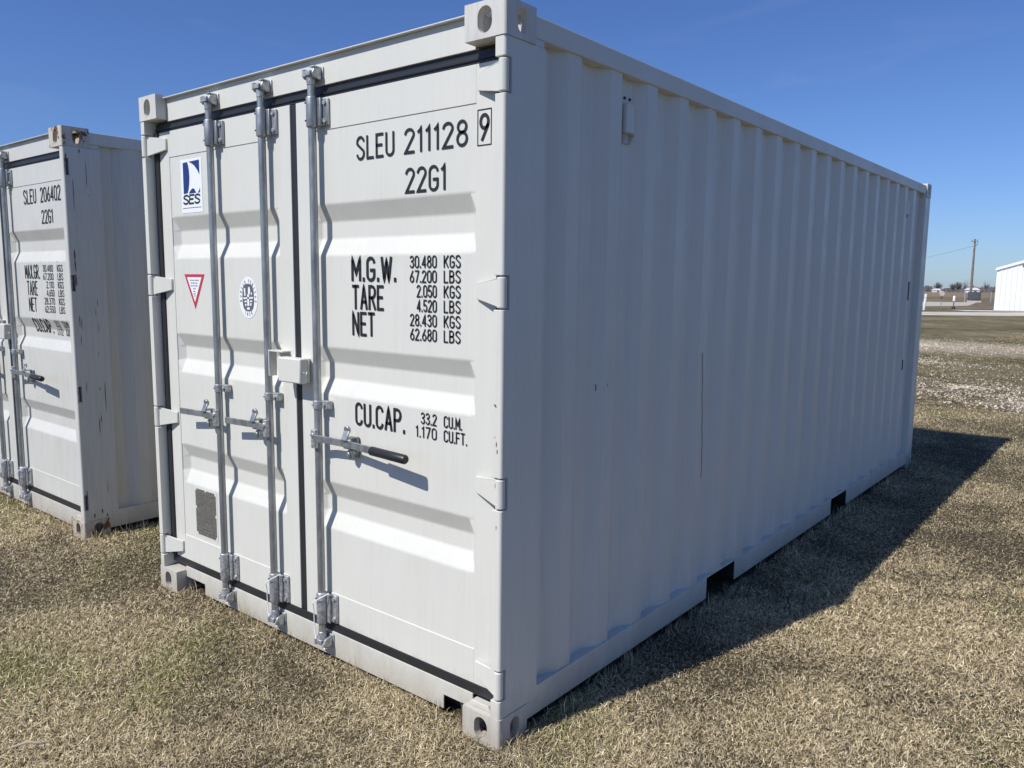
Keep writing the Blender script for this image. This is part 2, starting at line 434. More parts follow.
    gk.build('door_gasket', M['rubber'], root, .002)

    # doors
    leaves = [(-2.354, -1.241, -2.261, -1.335, -1), (-1.197, -.078, -1.103, -.177, 1)]
    if worn: leaves = [(-2.392, -1.241, -2.261, -1.335, -1), (-1.197, -.046, -1.103, -.177, 1)]
    doors = []
    for (xa, xb, pa, pb, side) in leaves:
        fr = MB()
        z0, z1 = .180, 2.4175
        fr.box(xa, pa, .06, .112, z0, z1); fr.box(pb, xb, .06, .112, z0, z1)
        fr.box(pa, pb, .06, .112, 2.289, z1); fr.box(pa, pb, .06, .112, z0, .316)
        door = fr.build('door', P, root, .0012, seg=1)
        doors.append(door)
        # fluted panel
        zs = [(2.292, 0)]+ZB+[(.312, 0)]; xs = [(pa-.002, 0), (pa+.034, 1), (pb-.034, 1), (pb+.002, 0)]
        v = []
        for zz, d in zs:
            for xx, k in xs: v.append((xx, DY+d*k, zz))
        n = 4; f = [(r*n+c, (r+1)*n+c, (r+1)*n+c+1, r*n+c+1) for r in range(len(zs)-1) for c in range(3)]
        mb = MB().add(v, f); me = bpy.data.meshes.new('door_panel'); me.from_pydata(mb.v, [], mb.f); me.update()
        link('door_panel', me, P, door, .0055, False, 3)
        MB().box(pa-.002, pb+.002, .112, .116, .3, 2.3).build('door_backing', P, door)
        # hinges
        for hz in HZ:
            h = MB(); X = (lambda x: x) if side > 0 else (lambda x: -CW-x)
            if not worn:
                pl = [(-.165, -.024), (-.045, -.047), (-.020, -.047), (-.020, .047), (-.045, .047), (-.165, .034)]
                y_o = lambda x: .050 if x < -.1 else (.016 if x > -.05 else .016)
                v = [(X(x), y_o(x), hz+q) for x, q in pl]+[(X(x), (.0595 if x < -.05 else .030), hz+q) for x, q in pl]
                k = len(pl); h.add(v, [tuple(range(k)), tuple(range(k, 2*k))[::-1]]+[(i, (i+1) % k, k+(i+1) % k, k+i) for i in range(k)])
                hx = -.020 if not worn else -.030
            h.tube([(X(-.020), .018, hz-.052), (X(-.020), .018, hz+.052)], .0175 if not worn else .007, 18)
            h.build('hinge', P, door, .003, True)
            pn = MB(); pn.tube([(X(-.020), .018, hz-.057), (X(-.020), .018, hz+.057)], .008, 10)
            pn.build('hinge_pin', M['galv'], door)
    # keeper plate flashing + lock box over the middle gap
    lb = MB().box(-1.270, -1.112, -.012, .030, 1.238, 1.346)
    v = [(-1.270, .030, 1.238), (-1.112, .030, 1.238), (-1.112, .030, 1.346), (-1.270, .030, 1.346),
         (-1.262, .0595, 1.242), (-1.135, .0595, 1.242), (-1.135, .0595, 1.342), (-1.262, .0595, 1.342)]
    lock = lb.build('lock_box', P, root, .006, True)
    MB().add(v, [(0, 1, 2, 3), (7, 6, 5, 4), (0, 4, 5, 1), (1, 5, 6, 2), (2, 6, 7, 3), (3, 7, 4, 0)]).build('lock_box_base', P, lock)
    hdm = MB().box(-1.385, -1.276, .018, .0595, 1.362, 1.368); hdm.box(-1.385, -1.379, .018, .0595, 1.250, 1.3615)
    hdm.build('hood', P, lock, .001)
    MB().tube([(-1.106, .004, 1.288), (-1.1045, .010, 1.280), (-1.1045, .018, 1.281), (-1.106, .020, 1.290)], .003, 8).build('weld_bead', M['sticker'], lock)

    # locking bars
    for (bx, hd_, cl_, grip) in ((-1.818, -1, 1.155, 0), (-1.398, -1, 1.155, 0), (-1.043, 1, 1.155, 1)):
        by = .026
        bar = MB().tube([(bx, by, .12), (bx, by, 2.47)], .0165, 20).build('locking_bar', M['zinc'], root, 0, True)
        # upper guide sleeve with flange
        for za, zb in ((2.296, 2.418), (.178, .322)):
            s = MB().tube([(bx, by, za), (bx, by, za+.008), (bx, by, zb-.008), (bx, by, zb)], [.021, .0235, .0235, .021], 20)
            s.box(bx+.012, bx+.044, .034, .046, za+.006, zb-.006)
            s.box(bx+.040, bx+.074, .047, .0595, za+.008, zb-.008)
            s.build('bar_guide', M['zinc'] if za > 1 else M['galv'], bar, .003, True)
            for q in (za+.026, zb-.026):
                MB().tube([(bx+.058, .040, q), (bx+.058, .0475, q)], .009, 8).build('bolt', M['galv'], bar)
                MB().tube([(bx-.012, by-.0215, q), (bx-.013, by-.0245, q)], .004, 8).build('rivet', M['dark'], bar)
        # cams and keepers
        for s_, zc in ((1, 2.506), (-1, .098)):
            c = MB()
            c.tube([(bx, by, zc-s_*.045), (bx, by, zc-s_*.012)], [.018, .021], 14)
            c.box(bx-.022, bx+.020, by-.024, by+.008, zc-.011, zc+.011)
            c.tube([(bx-.018, by-.020, zc-.014), (bx-.018, by-.020, zc+.016)], .009, 10)
            c.tube([(bx-.030, by-.012, zc+s_*.006), (bx+.030, by-.012, zc+s_*.010)], .006, 8)
            c.build('cam', M['galv'], bar, .003, True)
            k = MB()
            k.box(bx-.034, bx+.046, .048, .0555, zc-.030, zc+.030)
            for q in (-.028, .034):
                k.prism([(.0480, zc-.026), (.012, zc-.018), (.004, zc), (.012, zc+.018), (.0480, zc+.026)], 'x', bx+q-.006, bx+q+.006)
            k.box(bx+.014, bx+.040, .006, .046, zc+s_*.020, zc+s_*.027)
            k.build('keeper', M['galv'], bar, .004, True)
        # middle clamp
        c = MB().tube([(bx, by, cl_-.018), (bx, by, cl_+.018)], .0205, 16)
        c.box(bx+.014, bx+.058, .030, .0595, cl_-.017, cl_+.017)
        c.tube([(bx+.040, .022, cl_), (bx+.040, .031, cl_)], .008, 8)
        c.tube([(bx-.010, by-.023, cl_), (bx-.010, by-.019, cl_)], .005, 8)
        c.build('bar_clamp', M['galv'], bar, .003, True)
        # handle
        e = hd_; zc = 1.014
        hb = MB()
        hb.box(bx-.014, bx+.014, by-.030, by-.012, zc-.045, zc+.035)
        hb.tube([(bx, by-.036, zc+.012), (bx, by-.012, zc+.012)], .011, 12)
        hb.build('handle_hub', M['galv'], bar, .003, True)
        L0, L1, L2 = .205, .385, .60
        if not grip: L1, L2 = .20, .36
        def hp(l, y, z_): return (bx+e*l, y, z_)
        hn = MB()
        prof = [(.005, -.004), (.06, .004), (L0-.03, .010), (L0+.03, .006), (L1, -.008)]
        if not grip: prof = [(.005, -.004), (.06, .006), (.12, .010), (.19, .002), (.31, -.010)]
        for (l0, y0), (l1, y1) in zip(prof[:-1], prof[1:]):
            v = [hp(l, y+o, zc+q) for (l, y) in ((l0, y0), (l1, y1)) for o, q in ((-.004, -.015), (.004, -.015), (.004, .015), (-.004, .015))]
            hn.add(v, [(0, 1, 2, 3), (7, 6, 5, 4), (0, 4, 5, 1), (1, 5, 6, 2), (2, 6, 7, 3), (3, 7, 4, 0)])
        hn.build('handle', M['zinc'], bar, .002)
        if grip:
            gp = MB(); a = hp(L1-.004, -.010, zc); b = hp(L2, -.030, zc)
            q = [Vector(a).lerp(Vector(b), t) for t in (0, .02, .5, .97, 1)]
            gp.tube(q, [.015, .0185, .0185, .0185, .014], 16)
            gp.build('handle_grip', M['grip'], bar, 0, True)
        # catch (handle retainer) on the door, a hasp with a slotted tongue
        lx = L0 if grip else .10
        ct = MB()
        cx = bx+e*lx
        ct.tube([(cx, .056, zc-.045), (cx, .026, zc-.045)], .020, 16)
        ct.box(cx-.022, cx+.022, .046, .0595, zc-.062, zc+.02)
        ct.tube([(cx, .015, zc-.045), (cx, .026, zc-.045)], .010, 12)
        ct.box(cx-.030, cx+.004, .016, .045, zc-.024, zc-.018)
        v = [(cx-.017, -.006, zc+.016), (cx+.017, -.006, zc+.016), (cx+.017, .012, zc+.058), (cx-.017, .012, zc+.058),
             (cx-.017, .001, zc+.014), (cx+.017, .001, zc+.014), (cx+.017, .020, zc+.056), (cx-.017, .020, zc+.056)]
        ct.add(v, [(0, 1, 2, 3), (7, 6, 5, 4), (0, 4, 5, 1), (1, 5, 6, 2), (2, 6, 7, 3), (3, 7, 4, 0)])
        ct.tube([(cx, .010, zc+.058), (cx, .022, zc+.060)], .017, 14)
        ct.box(cx-.017, cx+.017, .001, .05, zc+.020, zc+.0265)
        ct.build('handle_catch', M['zinc'], bar, .003, True)
        if bx > -1.5:      # white seal cable round the lower guide
            cb = [(bx+.045, .030, .325), (bx+.02, -.004, .305), (bx-.02, -.008, .275), (bx-.030, .004, .245), (bx-.030, .006, .18), (bx-.024, .004, .13), (bx-.012, .0, .112)]
            MB().tube(cb, .0024, 8).build('seal_cable', M['sticker'], bar, 0, True)

    # lettering on the right door
    rd, ld = doors[1], doors[0]
    for s, x0, x1, z0, z1, wt in labels_rows+cucap:
        tx = MB(); text(tx, s, x0, x1, z0, z1, on_door, wt); tx.build('lettering', M['ink'], rd)
    if check:
        t2 = MB(); text(t2, check, -.156, -.121, 2.158, 2.252, on_frame, .13)
        t2.build('lettering', M['ink'], rd); t2 = MB()
        ribbon(t2, [(-.140, 2.146), (-.169, 2.146), (-.169, 2.264), (-.108, 2.264), (-.108, 2.146), (-.140, 2.146)], .0035, on_frame)
        t2.build('lettering_frame', M['ink'], rd)
    return root, ld, rd

def flat_poly(name, pts, fn, off, material, parent, th=.0006):
    """thin sticker shape: polygon pts (u,v) on surface fn, lifted off by off"""
    n = len(pts); v = []
    for o in (off, off+th):
        for u, w_ in pts:
            x, y, z_ = fn(u, w_); v.append((x, y-o, z_))
    me = bpy.data.meshes.new(name); me.from_pydata(v, [], [tuple(range(n)), tuple(range(n, 2*n))[::-1]]+[(i, (i+1) % n, n+(i+1) % n, n+i) for i in range(n)])
    me.update(); bm = bmesh.new(); bm.from_mesh(me); bmesh.ops.recalc_face_normals(bm, faces=bm.faces); bm.to_mesh(me); bm.free()
    return link(name, me, material, parent)

num_rows = lambda rows, xs: [(s, x0, x1, z1-.047, z1, .125) for s, x0, x1, z1 in rows]
rows1 = [('SLEU', -.806, -.597, 2.150, 2.243, .115), ('211128', -.532, -.222, 2.150, 2.243, .115), ('22G1', -.528, -.326, 2.006, 2.100, .115),
         ('M.G.W.', -.846, -.592, 1.676, 1.776, .135), ('TARE', -.845, -.664, 1.563, 1.664, .12), ('NET', -.846, -.718, 1.457, 1.556, .12)]
zz = 1.776
for i, (a, b) in enumerate([('30.480', 'KGS'), ('67.200', 'LBS'), ('2.050', 'KGS'), ('4.520', 'LBS'), ('28.430', 'KGS'), ('62.680', 'LBS')]):
    zt = 1.776-i*.0545
    rows1 += [(a, -.509 if len(a) == 6 else -.472, -.372, zt-.047, zt, .125), (b, -.331, -.252, zt-.047, zt, .125)]
cu1 = [('CU.CAP.', -.835, -.548, 1.086, 1.184, .125), ('33.2', -.453, -.373, 1.138, 1.184, .125), ('1.170', -.481, -.373, 1.084, 1.130, .125),
       ('CU.M.', -.331, -.243, 1.138, 1.184, .125), ('CU.FT.', -.331, -.218, 1.084, 1.130, .125)]
c1, ld1, rd1 = container((0, 0, 0), 0, False,
    'clean grey-white shipping container in the foreground marked SLEU 211128, its long side in shade', '', '9', rows1, cu1)

rows2 = [('SLEU', -.800, -.600, 2.165, 2.262, .105), ('206402', -.520, -.215, 2.165, 2.262, .105), ('22G1', -.520, -.350, 2.028, 2.118, .105),
         ('MAX.GR.', -.860, -.620, 1.668, 1.765, .09), ('TARE', -.840, -.670, 1.556, 1.655, .09), ('NET', -.825, -.700, 1.446, 1.543, .09)]
for i, (a, b) in enumerate([('30.480', 'KGS'), ('67.200', 'LBS'), ('2.110', 'KGS'), ('4.650', 'LBS'), ('28.370', 'KGS'), ('62.550', 'LBS')]):
    zt = 1.762-i*.054
    rows2 += [(a, -.560 if len(a) == 6 else -.515, -.400, zt-.046, zt, .12), (b, -.331, -.250, zt-.046, zt, .12)]
cu2 = [('CU.CAP.', -.805, -.520, 1.306, 1.402, .12), ('33.2', -.445, -.373, 1.352, 1.398, .12), ('1.172', -.460, -.373, 1.298, 1.343, .12),
       ('CU.M.', -.320, -.235, 1.352, 1.398, .12), ('CU.FT.', -.320, -.225, 1.298, 1.343, .12)]
c2, ld2, rd2 = container((-3.53, .06, 0), 0, True,
    'scuffed grey shipping container at the left edge with rusty corner castings, marked SLEU 206402', '', None, rows2, cu2)

# --- stickers and plates on the near container's left door
def uv(x0, x1, z1, z0):
    return lambda a, b: (x0+(x1-x0)*a, DY-.0004, z1+(z0-z1)*b)
f = uv(-2.158, -1.962, 2.266, 2.006)
st = flat_poly('logo_sticker', [(0, 0), (1, 0), (1, 1), (0, 1)], f, .0004, M['sticker'], ld1)
bl = MB()
def poly_on(mb, pts, fn, off=.0018):
    n = len(pts); mb.add([(fn(a, b)[0], fn(a, b)[1]-off, fn(a, b)[2]) for a, b in pts], [tuple(range(n))])
poly_on(bl, [(.12, .06), (.33, .05), (.38, .12), (.41, .22), (.42, .34), (.40, .46), (.36, .56), (.31, .63), (.12, .64)], f)
poly_on(bl, [(.40, .05), (.90, .04), (.90, .31), (.80, .22), (.66, .13), (.52, .08)], f)
poly_on(bl, [(.36, .64), (.46, .58), (.55, .55), (.63, .56), (.72, .64)], f)
poly_on(bl, [(.79, .64), (.86, .60), (.90, .55), (.90, .64)], f)
bl.build('sticker_logo', M['blue'], ld1)
sx = MB(); fn0 = lambda u, v: (u, DY-.0022, v)
text(sx, 'SES', -2.140, -1.990, 2.046, 2.096, fn0, .19, .10, .14)
sx.build('sticker_lettering', M['ink'], ld1)
sx = MB(); ribbon(sx, [(-2.146, 2.030), (-1.974, 2.030)], .003, fn0); sx.build('sticker_line', M['greyink'], ld1)
# red triangle
f = uv(-2.163, -1.972, 1.703, 1.529)
flat_poly('triangle_sticker', [(0, 0), (1, 0), (.5, 1)], f, .0004, M['red'], ld1)
flat_poly('triangle_centre', [(.14, .085), (.86, .085), (.5, .80)], f, .0012, M['sticker'], ld1)
tl = MB()
for a, b, q in ((.28, .72, .17), (.33, .67, .25), (.32, .68, .33), (.44, .56, .41), (.45, .55, .49), (.43, .57, .56), (.47, .53, .62)):
    x = a
    while x < b-.01:
        x2 = min(b, x+random.uniform(.03, .09)); poly_on(tl, [(x, q-.012), (x2, q-.012), (x2, q+.018), (x, q+.018)], f, .0022); x = x2+.02
tl.build('small_print', M['greyink'], ld1)
# oval emblem
f = uv(-1.672, -1.520, 1.692, 1.500)
def ell(cx, cy, rx, ry, n=40, e=1): return [(cx+rx*abs(cos(t))**e*(1 if cos(t) > 0 else -1), cy+ry*abs(sin(t))**e*(1 if sin(t) > 0 else -1)) for t in np.linspace(0, 2*pi, n, endpoint=False)]
flat_poly('oval_sticker', ell(.5, .5, .5, .5), f, .0004, M['sticker'], ld1)
em = MB(); poly_on(em, ell(.5, .5, .31, .335, 40, .7), f, .0016)
em.build('emblem', M['greyink'], ld1)
ew = MB()
for pts in ([(.28, .28), (.36, .27), (.37, .46), (.30, .46)], [(.52, .25), (.60, .24), (.63, .34), (.57, .45), (.50, .40)], [(.24, .50), (.77, .48), (.77, .52), (.24, .54)],
            [(.46, .42), (.55, .42), (.56, .70), (.45, .70)], [(.30, .58), (.42, .57), (.42, .61), (.31, .62)], [(.60, .57), (.72, .56), (.71, .60), (.60, .61)],
            [(.33, .66), (.42, .65), (.40, .70), (.34, .71)], [(.60, .64), (.69, .63), (.67, .69), (.60, .69)], [(.44, .74), (.56, .73), (.60, .79), (.42, .79)], [(.66, .36), (.72, .38), (.70, .44), (.65, .42)]):
    poly_on(ew, pts, f, .0024)
ew.build('emblem_figure', M['sticker'], ld1)
ec = MB()
def round_text(s, a0, a1, flip=False):
    for i, ch in enumerate(s):
        t = R(a0+(a1-a0)*i/(len(s)-1)); cx, cz = -1.596+.0610*cos(t), 1.596+.0775*sin(t)
        rot = t-pi/2 if not flip else t+pi/2
        for pl in G[ch][1]:
            pts = []
            for p in pl:
                a, b = (p[0]-G[ch][0]/2)*.014, (p[1]-.5)*.014
                pts.append((cx+a*cos(rot)-b*sin(rot), cz+a*sin(rot)+b*cos(rot)))
            ribbon(ec, pts, .0022, fn0)
round_text('BUREAU VERITAS', 192, -12); round_text('1828', 245, 295, True)
ec.build('emblem_lettering', M['greyink'], ld1)
# data plate
f = lambda a, b: (-2.141+.196*a, DY-.0004, .592-.245*b)
pl = [(.06, .0), (.46, .0), (.46, .03), (.54, .03), (.54, 0), (.94, 0), (.94, .05), (1, .05), (1, .46), (.95, .46), (.95, .52), (1, .52), (1, .94), (.95, .94), (.95, 1),
      (.08, 1), (.08, .95), (0, .95), (0, .44), (.05, .44), (.05, .38), (0, .38), (0, .04), (.06, .04)]
flat_poly('plate_surround', [(-.05, -.03), (1.05, -.03), (1.05, 1.03), (-.05, 1.03)], f, .0003, M['paint'], ld1)
flat_poly('data_plate', pl, f, .0012, M['plate'], ld1)
pt = MB()
for r in range(15):
    q = .10+r*.057; x = .12
    while x < .86:
        x2 = min(.88, x+random.uniform(.04, .2))
        if random.random() < .8: poly_on(pt, [(x, q), (x2, q), (x2, q+.012), (x, q+.012)], f, .0022)
        x = x2+.03
pt.build('small_print', M['print'], ld1)

# --- marks on the near container
on_side = lambda y, z_: (-.018-side_depth(y)+.002, y, z_)
for pts in ([(1.548, 1.345), (1.553, 1.330), (1.556, 1.27), (1.568, 1.20), (1.566, 1.13), (1.577, 1.05), (1.581, .96), (1.590, .90), (1.589, .82), (1.596, .76), (1.592, .715)],
            [(.630, 1.275), (.631, 1.25)], [(.69, 1.275), (.693, 1.262)]):
    sc = MB(); ribbon(sc, pts, .0040 if len(pts) > 2 else .003, on_side, .01); sc.build('scratch', M['dark'], c1)
MB().box(-.0178, -.0150, 5.530, 5.570, 1.56, 1.72).build('side_plate', M['brown'], c1, .001)
MB().box(-.0178, -.0150, 5.512, 5.542, .95, 1.04).build('side_plate', M['dark'], c1, .001)
def blot(cx, cy, fn, r, el, name, material, parent):
    n = 11; poly = [(cx+r*random.uniform(.4, 1.2)*cos(2*pi*k/n), cy+el*r*random.uniform(.5, 1.2)*sin(2*pi*k/n)) for k in range(n)]
    MB().add([fn(a, b) for a, b in poly], [tuple(range(n))]).build(name, material, parent)
pf = lambda u, v: (u, .003-.0012, v)
for x, z_, r, el in ((-.034, 1.262, .005, .7), (-.030, 1.258, .004, 1), (-.026, 1.125, .0025, 4), (-.022, 1.10, .003, 3), (-.033, 1.15, .002, 2), (-.024, .83, .0015, 5), (-.03, .98, .0015, 7), (-.026, .20, .002, 3)):
    blot(x, z_, pf, r, el, 'rust_spot', M['rust'], c1)
ps = lambda y, z_: (-.003+.0012, y, z_)
for _ in range(15):
    y = random.choice([.05, .06, .14, .15, .17]); blot(y+random.uniform(-.01, .01), random.uniform(.2, 2.2), ps, random.uniform(.0012, .003), random.uniform(8, 40), 'rust_run', M['brown'], c2)
for z_ in (1.75, 1.66, 1.82): blot(.040, z_, ps, .005, 9, 'rust_run', M['rust'], c2)
for y, z_, r, el in ((.020, 2.40, .004, 8), (.10, 2.45, .005, 3), (.135, 2.30, .003, 30), (.07, .15, .007, 2), (.12, .17, .006, 3), (.15, .14, .008, 1.6), (.03, .30, .003, 14)):
    blot(y, z_, ps, r, el, 'rust_run', M['rust'], c2)

# ------------------------------------------------------------------ ground
F2 = Vector((-sin(YAW), cos(YAW))); R2 = Vector((cos(YAW), sin(YAW)))
def FR(F, r): return (CAM.x+F2.x*F+R2.x*r, CAM.y+F2.y*F+R2.y*r)
def gz(x, y):
    d = math.hypot(x-CAM.x, y-CAM.y); return -.0035*max(0, d-130)
PATCH = [(-3.4, 23.2, 5.2, 3.4), (1.1, 11.4, 1.45, 1.15), (-.8, 13.0, 1.8, 2.6), (2.5, 23, 4.5, 3), (-2.6, 17.5, 2.4, 1.6)]
PW = [1.0, 1.05, .50, .9, .36]

gm = mat('winter_ground', (.2, .17, .11), .95, 0, .1)
def gnoise(s, d=5, r=.6, sc=(1, 1, 1)): return noise(gm, s, d, r, sc, 'Object')
thatch = mix(gm, maprange(gm, gnoise(38, 6, .75), .36, .66), (.026, .021, .013), (.20, .165, .105))
thatch = mix(gm, maprange(gm, gnoise(.9, 4), .52, .72, 0, .55), thatch, (.10, .105, .045))
far = mix(gm, maprange(gm, gnoise(.22, 8, .72, (1, 1, 1)), .38, .64), (.115, .105, .050), (.33, .275, .165))
far = mix(gm, maprange(gm, gnoise(2.2, 10, .85), .46, .60, 0, .75), far, (.095, .078, .042))
far = mix(gm, maprange(gm, gnoise(1.3, 10, .85, (1, 1, 1)), .60, .70, 0, .7), far, (.42, .36, .25))
geo = N(gm, 'ShaderNodeNewGeometry')
def dist_node(cx, cy, rx, ry):
    s = N(gm, 'ShaderNodeVectorMath', operation='SUBTRACT'); L(gm, geo.outputs['Position'], s.inputs[0]); s.inputs[1].default_value = (cx, cy, 0)
    mlt = N(gm, 'ShaderNodeVectorMath', operation='MULTIPLY'); L(gm, s.outputs[0], mlt.inputs[0]); mlt.inputs[1].default_value = (1/rx, 1/ry, 0)
    ln = N(gm, 'ShaderNodeVectorMath', operation='LENGTH'); L(gm, mlt.outputs[0], ln.inputs[0]); return ln.outputs['Value']
def math2(op, a, b):
    n = N(gm, 'ShaderNodeMath', operation=op)
    for i, v in enumerate((a, b)):
        if hasattr(v, 'links'): L(gm, v, n.inputs[i])
        else: n.inputs[i].default_value = v
    return n.outputs[0]
dcam = dist_node(CAM.x, CAM.y, 1, 1)
base = mix(gm, maprange(gm, dcam, 9, 20), thatch, far)
acc = None
for (cx, cy, rx, ry), wt in zip(PATCH, PW):
    t = math2('MULTIPLY', maprange(gm, dist_node(cx, cy, rx, ry), 1.35, .35), wt)
    acc = t if acc is None else math2('MAXIMUM', acc, t)
pn = maprange(gm, gnoise(2.8, 11, .88, (1, 1, 1)), .36, .64)
gmask = math2('SUBTRACT', math2('ADD', acc, math2('MULTIPLY', pn, 1.4)), 1.22)
gmask = maprange(gm, gmask, -.05, .16, 0, 1)
grav = mix(gm, maprange(gm, gnoise(26, 6, .8), .35, .65), (.22, .17, .11), (.58, .49, .36))
base = mix(gm, gmask, base, grav)
L(gm, base, pbsdf(gm).inputs['Base Color'])
b1 = bump(gm, gnoise(34, 6, .7), .9, .03)
bump(gm, gnoise(5, 6, .7), .8, .10, b1)

mb = MB()
def geom(a, b, n): return [a*(b/a)**(i/n) for i in range(n+1)]
ts = [-x for x in geom(3, 4500, 34)[::-1]]+[0]+geom(3, 4500, 34)
n = len(ts)
mb.add([(x, y, gz(x, y)) for y in ts for x in ts], [(r*n+c, r*n+c+1, (r+1)*n+c+1, (r+1)*n+c) for r in range(n-1) for c in range(n-1)])
me = bpy.data.meshes.new('ground'); me.from_pydata(mb.v, [], mb.f); me.update()
tag(link('ground', me, gm), kind='structure')

def sheet(name, pts, z_, material, kind='structure', nb=1):
    """flat sheet outlined in (F, r) coordinates"""
    v = []
    for F, r in pts:
        x, y = FR(F, r); v.append((x, y, gz(x, y)+z_))
    me = bpy.data.meshes.new(name); me.from_pydata(v, [], [tuple(range(len(v)))]); me.update()
    if me.polygons[0].normal.z < 0: me.flip_normals()
    o = link(name, me, material); return tag(o, kind=kind)
road_m = noisy('pale_gravel_road', (.46, .42, .34), (.60, .56, .48), .8)
lot_m = noisy('pale_gravel_lot', (.40, .365, .31), (.54, .50, .43), .35)
dirt_m = noisy('brown_verge', (.13, .10, .065), (.21, .165, .105), .5)
field_m = noisy('tan_field', (.17, .125, .075), (.29, .225, .14), .09)
def wob(F0, F1, r0, r1, n=36, a=.35):
    near = [(F0+random.uniform(-a, a), r0+(r1-r0)*i/n) for i in range(n+1)]
    farr = [(F1+random.uniform(-a, a), r0+(r1-r0)*i/n) for i in range(n+1)]
    return near+farr[::-1]
sheet('gravel_road', wob(47.2, 53.6, -70, 90), .012, road_m)
sheet('gravel_lot', [(65, -60), (66.5, 20), (67, 33), (72, 41), (79, 45.5), (88, 51), (90, 40), (91, 0), (90, -60)], .012, lot_m)
sheet('dirt_verge', [(60, 32), (58, 70), (92, 80), (90, 52.5), (80, 46.5), (72.5, 42), (66.5, 37)], .016, dirt_m)
sheet('field', [(93, -200), (93, 200), (126, 240), (126, -240)], .02, field_m)
ff = MB(); nn = 24
vv = []
for i in range(nn+1):
    F = 126.0*(430/126)**(i/nn)
    for j in range(41):
        x, y = FR(F, -330+660*j/40); vv.append((x, y, gz(x, y)+.02))
ff.add(vv, [(i*41+j, i*41+j+1, (i+1)*41+j+1, (i+1)*41+j) for i in range(nn) for j in range(40)])
tag(ff.build('field', field_m), kind='structure')
sheet('concrete_pad', [(55.0, 31.2), (55.0, 34.5), (57.6, 35.2), (57.6, 31.6)], .03, noisy('pad', (.5, .48, .44), (.6, .58, .54), 1))

